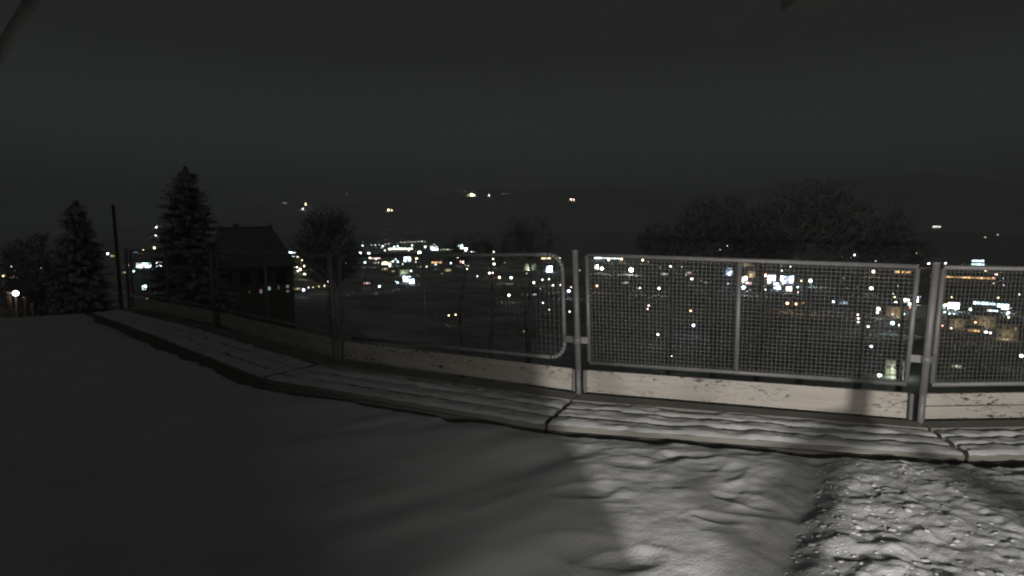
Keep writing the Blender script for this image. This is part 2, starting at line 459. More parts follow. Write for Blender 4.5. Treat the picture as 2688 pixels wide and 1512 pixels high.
# ---------------------------------------------------------------- white boards
for i in range(len(POST) - 1):
    a, b = POST[i], POST[i + 1]; d = (b - a) / np.linalg.norm(b - a); n = -bay_n(i) if bay_n(i)[1] < 0 else bay_n(i)
    L = np.linalg.norm(b - a); e = 0.03
    a2 = a + d * e + n * 0.02; b2 = b - d * e + n * 0.02; thick = 0.035
    base = ((a[0] + b[0]) / 2, (a[1] + b[1]) / 2, H_L)
    t = thing('kick_board', base, ['white board far along the fence below the dark house', 'unlit white board left of the round-cornered panel',
              'dim white board under the round-cornered mesh panel with a shadow edge', 'weathered white board with dark paint chips under the wide mesh panel', 'cracked white board at the right edge of the picture'][i], 'board', 'white boards along the fence foot')
    rows = [(0.004, 0.228)] if i < 4 else [(0.004, 0.112), (0.122, 0.226)]
    for (z0, z1) in rows:
        mb = MB()
        mb.hexa([(*a2, H_L + z0), (*b2, H_L + z0), (*(b2 + n * thick), H_L + z0), (*(a2 + n * thick), H_L + z0)],
                [(*a2, H_L + z1), (*b2, H_L + z1), (*(b2 + n * thick), H_L + z1), (*(a2 + n * thick), H_L + z1)])
        vv = np.array(mb.v)
        o = mb.build('plank', M['board'], t, base)
        at = o.data.attributes.new('along', 'FLOAT_VECTOR', 'POINT')
        al = np.stack([(vv[:, 0] - a[0]) * d[0] + (vv[:, 1] - a[1]) * d[1] + i * 11.3, vv[:, 2] - H_L, vv[:, 2] * 0], -1)
        at.data.foreach_set('vector', al.astype(np.float32).ravel())

# ---------------------------------------------------------------- fence posts
LEAN = [(0, 0), (-0.02, 0), (-0.06, 0), (-0.055, 0), (0.05, 0), (0.05, 0)]
post_names = ['thin dark fence post near the wooden pole', 'dark fence post below the tall conifer and house', 'unlit fence post below the round bare tree',
              'grey fence post between the round-cornered and the wide panel', 'grey fence post with cross clamp, right of the wide panel', 'fence post past the right edge']
def side(i):
    n = bay_n(min(i, len(POST) - 2)); return n if n[1] < 0 else -n
for i, p in enumerate(POST[:-1]):
    n = side(i); q = p + n * 0.045
    base = (q[0], q[1], H_L)
    t = thing('fence_post', base, post_names[i], 'fence post', 'fence posts along the terrace')
    hgt = RAIL[i] + 0.035; lx = LEAN[i][0]
    mb = MB(); mb.tube((q[0] + lx * 0.17, q[1], H_L + 0.24), (q[0] + lx, q[1], H_L + hgt), 0.031, 0.031, 12)
    mb.build('upper_tube', M['galv'], t, base, True)
    mb = MB(); mb.tube((q[0], q[1], H_L - 0.12), (q[0] + lx * 0.19, q[1], H_L + 0.27), 0.027, 0.027, 10)
    mb.build('lower_tube', M['galv'], t, base, True)
    d = POST[min(i + 1, len(POST) - 1)] - p if i < len(POST) - 1 else p - POST[i - 1]
    d = d / np.linalg.norm(d)
    for s in (-1, 1):                             # narrow cover strips either side at board height
        c = q + d * s * 0.058 - n * 0.045
        mb = MB(); mb.hexa([(*(c + d * -0.013 + n * 0.012), H_L + 0.006), (*(c + d * 0.013 + n * 0.012), H_L + 0.006), (*(c + d * 0.013 - n * 0.012), H_L + 0.006), (*(c - d * 0.013 - n * 0.012), H_L + 0.006)],
                           [(*(c + d * -0.013 + n * 0.012), H_L + 0.235), (*(c + d * 0.013 + n * 0.012), H_L + 0.235), (*(c + d * 0.013 - n * 0.012), H_L + 0.235), (*(c - d * 0.013 - n * 0.012), H_L + 0.235)])
        mb.build('cover_strip', M['galv'], t, base)
    zc = H_L + 0.545
    dl = POST[i] - POST[i - 1] if i else d
    dl = dl / np.linalg.norm(dl)
    for s, dd in ((-1, dl), (1, d)):
        reach = 0.15 if (s < 0 and i == 3) else 0.105
        a = np.array((q[0] + lx * 0.4, q[1])); b = a + s * dd * reach - n * 0.03
        mb = MB(); w2 = n * 0.012
        mb.hexa([(*(a + w2), zc - 0.032), (*(b + w2), zc - 0.032), (*(b - w2), zc - 0.032), (*(a - w2), zc - 0.032)],
                [(*(a + w2), zc + 0.032), (*(b + w2), zc + 0.032), (*(b - w2), zc + 0.032), (*(a - w2), zc + 0.032)])
        mb.build('clamp_arm', M['galv'], t, base)
    mb = MB(); mb.tube((q[0] + lx * 0.4, q[1], zc - 0.036), (q[0] + lx * 0.4, q[1], zc + 0.036), 0.041, 0.041, 12)
    mb.build('clamp_collar', M['galv'], t, base, True)
    mb = MB(); mb.tube((q[0] + lx, q[1], H_L + hgt), (q[0] + lx, q[1], H_L + hgt + 0.012), 0.039, 0.03, 12)
    mb.build('cap', M['galv'], t, base, True)

# ---------------------------------------------------------------- mesh panels
def panel(i, label):
    a, b = POST[i], POST[i + 1]; d = (b - a) / np.linalg.norm(b - a); L = np.linalg.norm(b - a)
    n = -side(i)
    rounded = i == 2
    e0 = 0.105 if not rounded else 0.09
    e1 = 0.105 if not rounded else 0.155
    zb0 = zb1 = 0.315
    zt0, zt1 = RAIL[i], RAIL[i + 1]
    if rounded: zb0, zb1 = 0.285, 0.335
    l0, l1 = LEAN[i][0], LEAN[i + 1][0]
    base = ((a[0] + b[0]) / 2, (a[1] + b[1]) / 2, H_L)
    t = thing('mesh_fence_panel', base, label, 'fence panel', 'mesh panels between the posts')
    def P(s, f):                                  # s metres along, f 0..1 from bottom to top rail
        u = s / L; zb = zb0 * (1 - u) + zb1 * u; zt = zt0 * (1 - u) + zt1 * u
        z = zb + (zt - zb) * f
        q = a + d * (s + (l0 * (1 - u) + l1 * u) * z / 1.4) + n * 0.0
        return np.array((q[0], q[1], H_L + z))
    s0, s1 = e0, L - e1
    r = 0.022
    if rounded:
        rc = 0.16; hgt = zt0 - zb0; pts = []
        def arc(cs, cf, t0, t1):
            for k in range(7):
                tt = t0 + (t1 - t0) * k / 6; pts.append(P(cs + rc * math.cos(tt), cf + rc / hgt * math.sin(tt)))
        arc(s1 - rc, rc / hgt, -math.pi / 2, 0); arc(s1 - rc, 1 - rc / hgt, 0, math.pi / 2)
        arc(s0 + rc, 1 - rc / hgt, math.pi / 2, math.pi); arc(s0 + rc, rc / hgt, math.pi, 1.5 * math.pi)
        pts.append(pts[0])
        mb = MB(); mb.path(pts, r, 8); mb.build('tube_frame', M['galv'], t, base, True)
    else:
        for nm, A_, B_ in (('top_rail', P(s0, 1), P(s1, 1)), ('bottom_rail', P(s0, 0), P(s1, 0)), ('side_rail', P(s0, 0.012), P(s0, 0.988)), ('side_rail', P(s1, 0.012), P(s1, 0.988))):
            mb = MB(); mb.tube(A_, B_, r, r, 8); mb.build(nm, M['galv'], t, base, True)
    mid = (s0 + s1) / 2 if i != 2 else s0 + (s1 - s0) * 0.43
    mb = MB(); mb.tube(P(mid, 0.012) - np.array((*n, 0)) * 0.012, P(mid, 0.988) - np.array((*n, 0)) * 0.012, 0.024 if i != 2 else 0.010, None, 8); mb.build('middle_bar', M['galv'], t, base, True)
    cell = 0.0365 if i >= 3 else 0.052
    wr = 0.0024 if i >= 3 else 0.0019
    mb = MB(); inset = 0.02
    k = s0 + cell
    while k < s1 - cell * 0.4:
        mb.tube(P(k, 0.0) + np.array((*n, 0)) * 0.004, P(k, 1.0) + np.array((*n, 0)) * 0.004, wr, None, 4, False); k += cell
    hgt = zt0 - zb0; m = int(hgt / cell)
    for q in range(1, m):
        mb.tube(P(s0, q / m) - np.array((*n, 0)) * 0.002, P(s1, q / m) - np.array((*n, 0)) * 0.002, wr, None, 4, False)
    o = mb.build('wire_mesh', M['wire'], t, base); o['kind'] = 'stuff'
for i, lb in enumerate(['dark mesh fence panel in front of the conifers and pole', 'dark mesh fence panel in front of the house with lit windows',
                        'dim mesh fence panel with rounded tube corners', 'wide lit mesh fence panel with a central bar', 'lit mesh fence panel cut by the right picture edge']):
    panel(i, lb)

# ---------------------------------------------------------------- the house the camera hangs on, its lamps, and unseen bars added to cast shadow bands
hw = thing('home_wall', (-3, -0.5, SNOW - 0.1), 'rendered house wall behind the viewpoint', 'wall')
mb = MB(); mb.box((-9, -0.62, SNOW - 0.3), (0.93, -0.32, 2.6)); mb.build('front_wall', M['render_wall'], hw, (-3, -0.5, SNOW - 0.1))
mb = MB(); mb.box((0.63, -3.05, SNOW - 0.3), (0.93, -0.62, 2.6)); mb.build('return_wall', M['render_wall'], hw, (-3, -0.5, SNOW - 0.1))
mb = MB(); mb.box((0.63, -3.35, SNOW - 0.3), (8.0, -3.05, 2.6)); mb.build('recess_wall', M['render_wall'], hw, (-3, -0.5, SNOW - 0.1))

def wall_lamp(loc, power, radius, color, label):
    x, y, z = loc
    t = thing('wall_lamp', (x, y - 0.2, z), label, 'lamp')
    mb = MB(); mb.box((x - 0.07, y - 0.30, z - 0.12), (x + 0.07, y - 0.28, z + 0.14)); mb.build('back_plate', M['dark_frame'], t, (x, y - 0.2, z))
    mb = MB(); mb.tube((x, y - 0.28, z + 0.12), (x, y, z + radius + 0.05), 0.012, None, 6); mb.build('arm', M['dark_frame'], t, (x, y - 0.2, z))
    mb = MB(); mb.tube((x, y, z + radius + 0.03), (x, y, z + radius + 0.12), radius * 1.25, 0.03, 12); mb.build('hood', M['dark_frame'], t, (x, y - 0.2, z))
    ld = bpy.data.lights.new('lamp_light', 'POINT'); ld.energy = power; ld.color = color; ld.shadow_soft_size = radius
    lo = bpy.data.objects.new('lamp_light', ld); col.objects.link(lo); lo.parent = t; lo.location = (0, 0.2, 0)
wall_lamp(LAMP_YARD, P_YARD, 0.045, (1.0, 0.96, 0.90), 'yard lamp on the recessed house wall')
x, y, z = LAMP_DOOR
gl = thing('garden_lantern', (x, y, SNOW - 0.1), 'dim lantern on a thin pole behind the house corner', 'lantern')
mb = MB(); mb.tube((x, y, SNOW - 0.2), (x, y, z - 0.30), 0.022, 0.02, 8); mb.build('pole', M['dark_frame'], gl, (x, y, SNOW - 0.1))
mb = MB(); mb.tube((x, y, z + 0.28), (x, y, z + 0.36), 0.20, 0.03, 12); mb.build('hood', M['dark_frame'], gl, (x, y, SNOW - 0.1))
for a in range(3): mb = MB(); mb.tube((x, y, z - 0.30), (x + .26 * math.cos(a * 2.1 - 2.1), y + .26 * math.sin(a * 2.1 - 2.1), z), .006, None, 5); mb.tube((x + .26 * math.cos(a * 2.1 - 2.1), y + .26 * math.sin(a * 2.1 - 2.1), z), (x, y, z + 0.3), .006, None, 5); mb.build('cage_bar', M['dark_frame'], gl, (x, y, SNOW - 0.1))
ld = bpy.data.lights.new('lantern_light', 'POINT'); ld.energy = P_DOOR; ld.color = (1.0, 0.95, 0.91); ld.shadow_soft_size = 0.17
lo = bpy.data.objects.new('lantern_light', ld); col.objects.link(lo); lo.parent = gl; lo.location = (0, 0, z - SNOW + 0.1)

def mid(p, q, t): return tuple(a + (b - a) * t for a, b in zip(p, q))
sb = thing('shadow_bars', (1.3, 0.0, SNOW), 'unseen grey bars added to cast shadow bands', 'shadow bar')
A1 = mid(LAMP_YARD, (1.01, 2.35, SNOW), 0.45); M1 = mid(LAMP_YARD, (2.32, 4.45, SNOW), 0.45)  # bars added out of view so the yard lamp throws shadow bands
B1 = mid(LAMP_YARD, (3.08, 5.27, -1.66), 0.45); C1 = mid(LAMP_YARD, (3.10, 5.29, -1.30), 0.45)
mb = MB(); mb.path([A1, M1, B1], 0.044, 10); mb.tube(B1, C1, 0.042, None, 8); mb.build('shadow_bar', M['galv'], sb, (1.3, 0, SNOW), True)  # turned-up end added for the narrow shadow strip on the board
mb = MB(); mb.tube((0.9, A1[1] - .2, A1[2]), A1, 0.02, None, 8); mb.build('bar_bracket', M['galv'], sb, (1.3, 0, SNOW), True)
A2 = mid(LAMP_YARD, (3.15, 2.7, -1.70), 0.33); B2 = mid(LAMP_YARD, (3.12, 4.5, -1.70), 0.33)  # second unseen bar, added for the shadow band at the right
mb = MB(); mb.tube(A2, B2, 0.035, None, 10); mb.build('shadow_bar_right', M['galv'], sb, (1.3, 0, SNOW), True)

eb = thing('eave_bracket', (0.3, -0.3, 0.25), 'grey block hanging at the top edge of the picture', 'bracket')
c = ray(2102, 34) * 0.62
mb = MB(); mb.box((c[0] - 0.0205, -0.32, c[2]), (c[0] + 0.0205, c[1], c[2] + 0.05)); mb.build('arm', M['white_paint'], eb, (0.3, -0.3, 0.25))
es = thing('eave_strut', (-0.7, -0.3, 0.4), 'slanting grey strut in the upper left picture corner', 'strut')
mb = MB(); mb.tube(ray(-40, 200) * 0.7, ray(75, 20) * 0.7, 0.007, 0.008, 8); mb.tube(ray(75, 20) * 0.7, ray(190, -160) * 0.7, 0.008, 0.008, 8)
mb.build('rod', M['white_paint'], es, (-0.7, -0.3, 0.4), True)

# ---------------------------------------------------------------- trees
def bare_tree(px, top, wpx, dist, label, seed, n1=7, crown_from=0.38, twig=0.017, low=705):
    rd = random.Random(seed)
    p = at_dist(px, 756, dist); bx, by = p[0], p[1]
    gz = float(terrain(bx, by)); ztop = at_dist(px, top, dist)[2]
    Hh = ztop - gz; Rw = wpx / FPX * dist / 2
    if px > 1000: crown_from = (at_dist(px, low, dist)[2] - gz) / Hh
    t = thing('bare_tree', (bx, by, gz), label, 'tree', 'bare trees below the terrace')
    tr = MB(); cr = MB()
    pts = [np.array((0, 0, -0.4))]
    for k in range(1, 8): pts.append(np.array((rd.uniform(-.02, .02) * Hh * k / 7, rd.uniform(-.02, .02) * Hh * k / 7, Hh * 0.86 * k / 7)))
    r0 = 0.016 * Hh + 0.05
    for k in range(7): tr.tube(pts[k], pts[k + 1], r0 * (1 - k / 8.2), r0 * (1 - (k + 1) / 8.2), 7, False)
    cz = Hh * (crown_from + 1) / 2; rz = Hh * (1 - crown_from) / 2
    def inside(q): return (q[0] / Rw) ** 2 + (q[1] / Rw) ** 2 + ((q[2] - cz) / rz) ** 2
    def grow(p0, d, L, r, dep):
        q = p0; segs = 3 if dep < 3 else 2
        for s in range(segs):
            d = d + np.array((rd.gauss(0, .16), rd.gauss(0, .16), rd.gauss(0.05, .12))); d = d / np.linalg.norm(d)
            q2 = q + d * L / segs
            if inside(q2) > 1.05 + rd.uniform(-.25, .25) and dep > 0: return
            ra = max(r * (1 - 0.5 * s / segs), twig); rb = max(r * (1 - 0.5 * (s + 1) / segs), twig)
            cr.tube(q, q2, ra, rb, 5 if dep < 2 else 3, False)
            q = q2
            if dep < 4:
                for _ in range(2 if dep < 3 else 2):
                    ax = np.array((rd.gauss(0, 1), rd.gauss(0, 1), rd.gauss(0.25, .7))); ax /= np.linalg.norm(ax)
                    nd = d * 0.75 + ax * 0.8; nd /= np.linalg.norm(nd)
                    grow(q, nd, L * rd.uniform(.5, .72), rb * 0.62, dep + 1)
    for k in range(n1 * 3):
        f = crown_from * 0.9 + (0.84 - crown_from * 0.9) * (k + rd.random()) / (n1 * 3)
        z = Hh * f; kk = min(int(f / 0.86 * 7), 6); u = f / 0.86 * 7 - kk
        q = pts[kk] * (1 - u) + pts[kk + 1] * u
        az = k * 2.4 + rd.uniform(-.4, .4); up = rd.uniform(.35, .9)
        d = np.array((math.cos(az), math.sin(az), up)); d /= np.linalg.norm(d)
        grow(q, d, Rw * rd.uniform(.75, 1.0), r0 * 0.4 * (1.1 - f), 1)
    tr.build('trunk', M['frost_bark'], t, smooth=True)
    cr.build('crown', M['frost_bark'], t)
    return t
# (px centre, top, crown width px, distance m)
bare_tree(105, 612, 165, 42, 'low rounded tree left of the pointed conifer', 1, 8, 0.05, 0.02)
bare_tree(865, 541, 165, 38, 'round-crowned bare tree right of the dark house', 2, 8, 0.36)
bare_tree(1212, 604, 105, 52, 'small bare tree before the lit factory, nearer the round tree', 3, 5, 0.35, 0.014)
bare_tree(1290, 596, 100, 54, 'second small bare tree right of the lit factory', 4, 5, 0.35, 0.014)
bare_tree(1385, 560, 140, 46, 'slim bare tree just left of the middle fence post', 5, 6, 0.30, 0.012)
bare_tree(1765, 575, 190, 35, 'lowest bare tree at the left of the big dark clump', 6, 7, 0.25)
bare_tree(1880, 500, 210, 37, 'tall bare tree above the middle bar of the wide panel', 7, 8, 0.25)
bare_tree(2000, 545, 190, 42, 'bare tree in the dip between the two tallest crowns', 8, 7, 0.25)
bare_tree(2115, 468, 270, 34, 'tallest bare tree of the dark clump', 9, 9, 0.25)
bare_tree(2265, 530, 230, 37, 'bare tree right of the tallest one', 10, 7, 0.25)
bare_tree(2375, 610, 150, 40, 'small bare tree above the right fence post', 11, 6, 0.3)

def conifer(px, top, wpx, dist, label, seed, tiers=40):
    rd = random.Random(seed)
    p = at_dist(px, 756, dist); bx, by = p[0], p[1]
    gz = float(terrain(bx, by)); ztop = at_dist(px, top, dist)[2]
    Hh = ztop - gz; Rw = wpx / FPX * dist / 2
    t = thing('conifer_tree', (bx, by, gz), label, 'tree', 'conifers beyond the lawn')
    mb = MB(); mb.tube((0, 0, -0.4), (0, 0, Hh * 0.97), 0.02 * Hh, 0.02, 8); mb.build('trunk', M['bark'], t, smooth=True)
    cr = MB()
    for k in range(tiers):
        f = k / (tiers - 1); z = Hh * (0.08 + 0.90 * f)
        rad = Rw * (1 - f) ** 0.47 * (1.0 + 0.12 * math.sin(k * 2.1)) + 0.10
        nb = int(20 - 9 * f)
        for b in range(nb):
            az = 2 * math.pi * (b + rd.random() * .8) / nb + k; L = rad * rd.uniform(.55, 1.15)
            droop = rd.uniform(.10, .60) * (1 - f * .8)
            d = np.array((math.cos(az), math.sin(az), -droop)); sd = np.array((-math.sin(az), math.cos(az), 0))
            q0 = np.array((0, 0, z + rd.uniform(-.2, .2)))
            ns = max(4, int(L / 0.16))
            for s in range(ns):
                u = (s + 0.6) / ns; q = q0 + d * L * u + np.array((0, 0, 0.10 * L * u * u))
                wd = 0.30 * L * (1.05 - u) + 0.07
                for sg in (-1, 1):
                    tip = q + sd * sg * wd * rd.uniform(.7, 1.1) + d * wd * .55 + np.array((0, 0, rd.uniform(-.16, .02)))
                    hw_ = 0.07 + 0.05 * rd.random()
                    cr.add([q + d * hw_, q - d * hw_, tip, q + np.array((0, 0, -0.20 - .12 * rd.random()))], [(0, 1, 2), (0, 3, 2)])
    for k in range(30):
        az = rd.uniform(0, 6.28); z = Hh * rd.uniform(.95, 1.0)
        cr.add([(0, 0, z), (0, 0, z - .15), (math.cos(az) * .14, math.sin(az) * .14, z - .02)], [(0, 1, 2)])
    cr.build('crown', M['frost_needle'], t)
conifer(214, 528, 135, 40, 'narrow pointed conifer left of the wooden pole', 1)
conifer(502, 436, 195, 42, 'tall broad conifer left of the dark house', 2, 46)

# utility pole
p = at_dist(312, 756, 31); gz = float(terrain(p[0], p[1])); zt = at_dist(312, 540, 31)[2]
t = thing('utility_pole', (p[0], p[1], gz), 'bare wooden pole standing between the two conifers', 'pole')
mb = MB(); mb.tube((0.12, 0, -0.5), (-0.03, 0, zt - gz), 0.085, 0.062, 10); mb.build('shaft', M['bark'], t, smooth=True)
mb = MB(); mb.tube((-0.03, 0, zt - gz), (-0.03, 0, zt - gz + 0.05), 0.075, 0.03, 10); mb.build('cap', M['dark_frame'], t, smooth=True)

# ---------------------------------------------------------------- dark chalet beyond the fence
HD = 60.0
pc = at_dist(664, 756, HD); gz = float(terrain(pc[0], pc[1]))
sc = HD / FPX * 1.07
ch = thing('chalet_house', (pc[0], pc[1], gz), 'dark house with steep hipped roof and lit lower windows', 'house', rz=math.atan2(-pc[0], pc[1]))
zr = at_dist(664, 596, HD)[2] - gz; ze = at_dist(664, 692, HD)[2] - gz
xl, xr = -88 * sc, 92 * sc; rl, rr_ = -66 * sc, 44 * sc; dy = 3.6
mb = MB(); mb.box((xl + .35, -dy + .4, -0.8), (xr - .35, dy - .4, ze + .1)); mb.build('wall', M['chalet'], ch)
mb = MB()
mb.add([(xl, -dy, ze), (xr, -dy, ze), (xr, dy, ze), (xl, dy, ze), (rl, 0, zr - .15), (rr_, 0, zr),
        (xl, -dy, ze - .18), (xr, -dy, ze - .18), (xr, dy, ze - .18), (xl, dy, ze - .18)],
       [(0, 1, 5, 4), (1, 2, 5), (2, 3, 4, 5), (3, 0, 4), (6, 7, 1, 0), (7, 8, 2, 1), (8, 9, 3, 2), (9, 6, 0, 3), (9, 8, 7, 6)])
rf = mb.build('roof', M['chalet_roof'], ch)
mb = MB(); mb.tube((rl - .05, 0, zr - .13), (rr_ + .05, 0, zr + .02), .10, .10, 6); mb.build('ridge_cap', M['chalet_roof'], rf)
mb = MB(); mb.tube((rr_, 0, zr), (rr_, 0, zr + .55), .05, .02, 6); mb.build('finial', M['dark_frame'], rf)
mb = MB(); mb.box((rl + 1.2, .6, zr - 1.4), (rl + 1.7, 1.1, zr + .28)); mb.build('chimney', M['chalet'], rf)
for (px, py, wp, hp, cc, st) in ((681, 765, 5, 9, 'w', .3), (699, 757, 4, 8, 'c', .9), (719, 755, 4, 8, 'p', .16), (739, 752, 5, 6, 'w', .32), (739, 765, 5, 5, 'y', .25), (752, 758, 3, 8, 'y', .1), (657, 766, 3, 6, 'y', .1)):
    q = at_dist(px, py, HD - dy + .4); lx = (px - 664) * HD / FPX; lz = q[2] - gz
    k = HD / FPX
    yf = -dy + .4
    mb = MB(); mb.box((lx - wp * k * .62, yf - .03, lz - hp * k * .58), (lx + wp * k * .62, yf - .005, lz + hp * k * .58)); wn = mb.build('window', M['dark_frame'], ch)
    mb = MB(); mb.box((lx - wp * k * .5, yf - .055, lz - hp * k * .5), (lx - .02, yf - .034, lz + hp * k * .5)); mb.build('pane', glow_mat(cc, st), wn)
    mb = MB(); mb.box((lx + .02, yf - .055, lz - hp * k * .5), (lx + wp * k * .5, yf - .034, lz + hp * k * .5)); mb.build('pane', glow_mat(cc, st * .7), wn)
for k_ in range(4):
    lx = xl + 1.1 + k_ * 1.45
    mb = MB(); mb.box((lx, -dy + .36, ze - 1.6), (lx + .8, -dy + .395, ze - .5)); wn = mb.build('window', M['dark_frame'], ch)

# ---------------------------------------------------------------- town lights
# l = street lamp, h = house with a lit window, b = lit shop front or hall, s = long strip of lights, f = floodlit house
# (kind, px, py, size px, colour, [width px])
D = []
def L_(s):
    for tok in s.split():
        a = tok.split(','); D.append((a[0], float(a[1]), float(a[2]), float(a[3]), a[4], float(a[5]) if len(a) > 5 else 0.0))
L_('''h,21,722,8,y h,38,728,9,o l,8,725,6,y l,31,699,6,l l,61,690,5,l h,107,705,7,c l,137,705,4,w l,186,696,7,w h,167,719,6,g l,235,745,5,w l,207,800,6,w
l,283,666,8,w h,293,672,7,o h,307,667,8,o l,329,656,6,y s,360,660,6,c,14 l,376,657,6,y l,405,651,8,y l,410,597,7,w l,409,618,6,w b,377,696,9,c,24 b,421,694,9,b,13
l,421,703,5,b l,454,674,8,w l,444,694,6,w l,448,700,5,y l,462,699,5,y l,508,683,7,y l,335,697,7,o l,351,712,7,c l,312,721,6,o h,328,715,6,y b,379,755,9,c,7 l,388,755,5,w
h,379,786,10,p l,402,779,6,w l,411,779,6,w l,438,743,8,y l,479,742,6,y l,568,742,8,w l,744,532,4,l l,751,532,3,l l,802,536,7,y l,795,548,6,w b,759,668,11,b,24 b,771,694,10,w,11
l,779,700,9,w l,788,707,10,y l,800,720,9,y l,793,683,6,y l,831,684,7,y l,909,690,7,g b,865,740,7,w,8 h,781,758,8,y l,797,761,10,b l,810,755,6,w l,822,754,5,y l,837,752,5,y l,852,750,6,y
l,1019,551,8,y l,1028,552,6,y l,1238,511,11,y l,1244,513,7,w l,1284,513,6,w l,1318,509,3,w l,1325,508,3,w l,1332,508,3,w l,1499,523,7,y l,1506,524,6,p l,952,645,7,c
l,975,643,4,w l,985,643,5,c l,996,642,4,w l,1005,646,7,c l,1012,641,4,w l,1020,640,4,w
l,1053,636,4,w l,1062,636,4,w l,1071,635,4,w l,1080,635,4,w l,1089,635,4,w l,1098,634,4,w l,1107,634,5,w l,1115,634,4,w
s,1051,653,6,g,62 l,1023,654,8,y l,1079,652,8,w l,1101,663,12,g b,1140,653,11,b,16 l,1116,648,8,g s,1172,655,4,g,30 b,1209,649,11,c,10 b,1224,656,9,b,8 s,1243,661,6,g,18 l,1296,661,9,g
l,915,664,6,o l,946,664,8,w l,968,666,11,b l,989,667,6,o l,1294,679,8,y b,1069,680,14,b,15 l,1044,687,8,c l,1031,686,8,c b,1015,692,8,y,20 l,971,677,8,y s,985,678,5,p,26 l,987,681,7,b
l,958,689,8,c l,910,690,8,g l,1093,679,8,y s,1146,689,7,o,26 l,1209,687,8,r l,1217,688,10,w l,1202,676,7,g l,1297,693,9,g f,1393,702,20,g,30 b,1442,706,13,b,13 l,1469,678,7,y s,1433,678,6,y,24
l,1079,711,8,g b,1068,732,12,b,16 b,1081,738,10,b,10 l,1044,742,8,c h,1032,712,6,y f,1062,716,16,g,24 h,1176,709,10,y l,1285,717,9,p l,1293,716,7,p l,1311,728,9,y l,1342,729,10,g l,1424,734,7,w
l,1441,733,7,w l,1401,742,9,y l,1452,749,8,p l,1471,748,6,w l,1493,764,11,b l,1499,754,6,p l,1495,818,7,g l,1336,775,10,g h,1376,772,7,p h,1389,773,7,p h,1403,773,7,w l,1425,795,7,w
l,1442,813,6,y l,1178,828,7,y l,1196,826,7,y h,1381,869,9,y l,996,752,9,w h,963,743,10,p l,1292,747,6,w l,1253,725,6,w h,985,690,6,y h,1010,706,9,y l,1120,700,6,y l,1226,706,6,g
s,1592,677,8,c,64 l,1598,681,10,w l,1631,680,10,y b,1566,700,9,y,9 l,1580,705,12,w l,1657,709,16,w l,1687,683,9,y l,1760,700,9,w h,1744,719,10,g h,1808,716,8,p l,1816,732,9,w l,1730,757,10,g
l,1686,749,7,b l,1680,755,7,w h,1675,757,6,o l,1567,750,9,o h,1642,742,9,w l,1703,802,8,p l,1700,811,6,w l,1813,816,8,o l,1820,854,11,b l,1727,878,9,g l,1761,935,9,g l,1862,999,11,w
b,1914,709,9,b,10 b,1914,716,10,b,13 b,1951,733,13,w,15 l,1952,755,13,c b,1965,744,6,p,12 l,1941,719,7,y l,2001,690,10,y b,2026,733,16,w,14 b,2020,722,6,r,18 b,2040,751,13,b,13 b,2066,734,15,b,24
l,2003,758,9,g l,2010,760,7,w b,2071,758,9,w,10 l,2067,796,10,o l,2090,798,9,o l,2094,754,8,c l,2001,564,8,w l,1890,655,6,w l,1909,645,5,w f,1957,692,12,o,30 f,1972,720,18,y,20 h,1852,741,6,y
s,2120,586,3,o,28 s,2146,597,4,o,28 l,2199,596,5,y l,2243,669,7,w s,2459,595,5,g,14 h,2586,623,6,g h,2619,616,6,g l,2408,664,6,y l,2420,661,5,g s,2567,685,6,c,20 s,2567,694,7,c,22
l,2587,709,8,y l,2617,703,9,y l,2615,722,9,p l,2438,692,8,p l,2482,691,7,p l,2258,701,8,g l,2293,713,10,y s,2370,714,8,o,30 s,2525,728,6,o,112 s,2490,724,5,o,30 l,2128,737,12,c l,2287,757,11,g
l,2188,792,9,l h,2215,795,10,b l,2121,803,9,o h,2110,795,8,o l,2306,811,11,w l,2303,820,9,w l,2352,795,11,w b,2397,785,12,b,16 b,2376,789,8,g,14 l,2391,807,8,r l,2388,797,9,c l,2343,848,12,c
l,2362,854,9,g l,2252,826,7,p l,2253,836,7,w l,2253,845,7,w l,2279,857,8,g l,2287,909,9,l f,2350,965,34,g,40 l,2366,941,11,g l,2309,985,12,g f,2352,816,18,o,40 b,2474,805,9,c,10 l,2482,801,9,y
b,2503,802,11,c,17 l,2493,825,9,c l,2505,826,9,c l,2480,819,7,c s,2595,797,9,c,50 b,2633,805,9,c,16 s,2605,816,7,b,18 l,2548,812,9,g l,2647,820,8,w l,2647,833,7,y f,2582,842,20,o,42
f,2645,872,34,o,36 s,2556,868,6,o,20 l,2588,872,9,w l,2599,874,8,w l,2497,862,7,p l,2474,855,6,r f,2520,846,16,o,34 l,2681,934,10,g l,2675,773,6,w h,2512,962,8,g l,2560,846,7,o l,2660,855,8,y''')

rd0 = random.Random(77)          # the fainter specks between the named lights
for k in range(48):
    x_ = rd0.uniform(905, 2660); y_ = rd0.triangular(664, 780, 690)
    D.append(('l', x_, y_, rd0.uniform(2.5, 4.6), rd0.choice('wwwcyygpb'), 0.0))
for (n_, x0, x1, y0, y1, cs) in ((34, 905, 1250, 640, 702, 'bcwwbcy'), (16, 1905, 2110, 698, 768, 'bwwpyb'), (8, 2340, 2420, 770, 830, 'bwyc'), (12, 2465, 2660, 780, 835, 'cwcyb'), (8, 750, 830, 665, 730, 'bwwy')):
    for k in range(n_): D.append(('l', rd0.uniform(x0, x1), rd0.uniform(y0, y1), rd0.uniform(4.0, 7.5), rd0.choice(cs), 0.0))
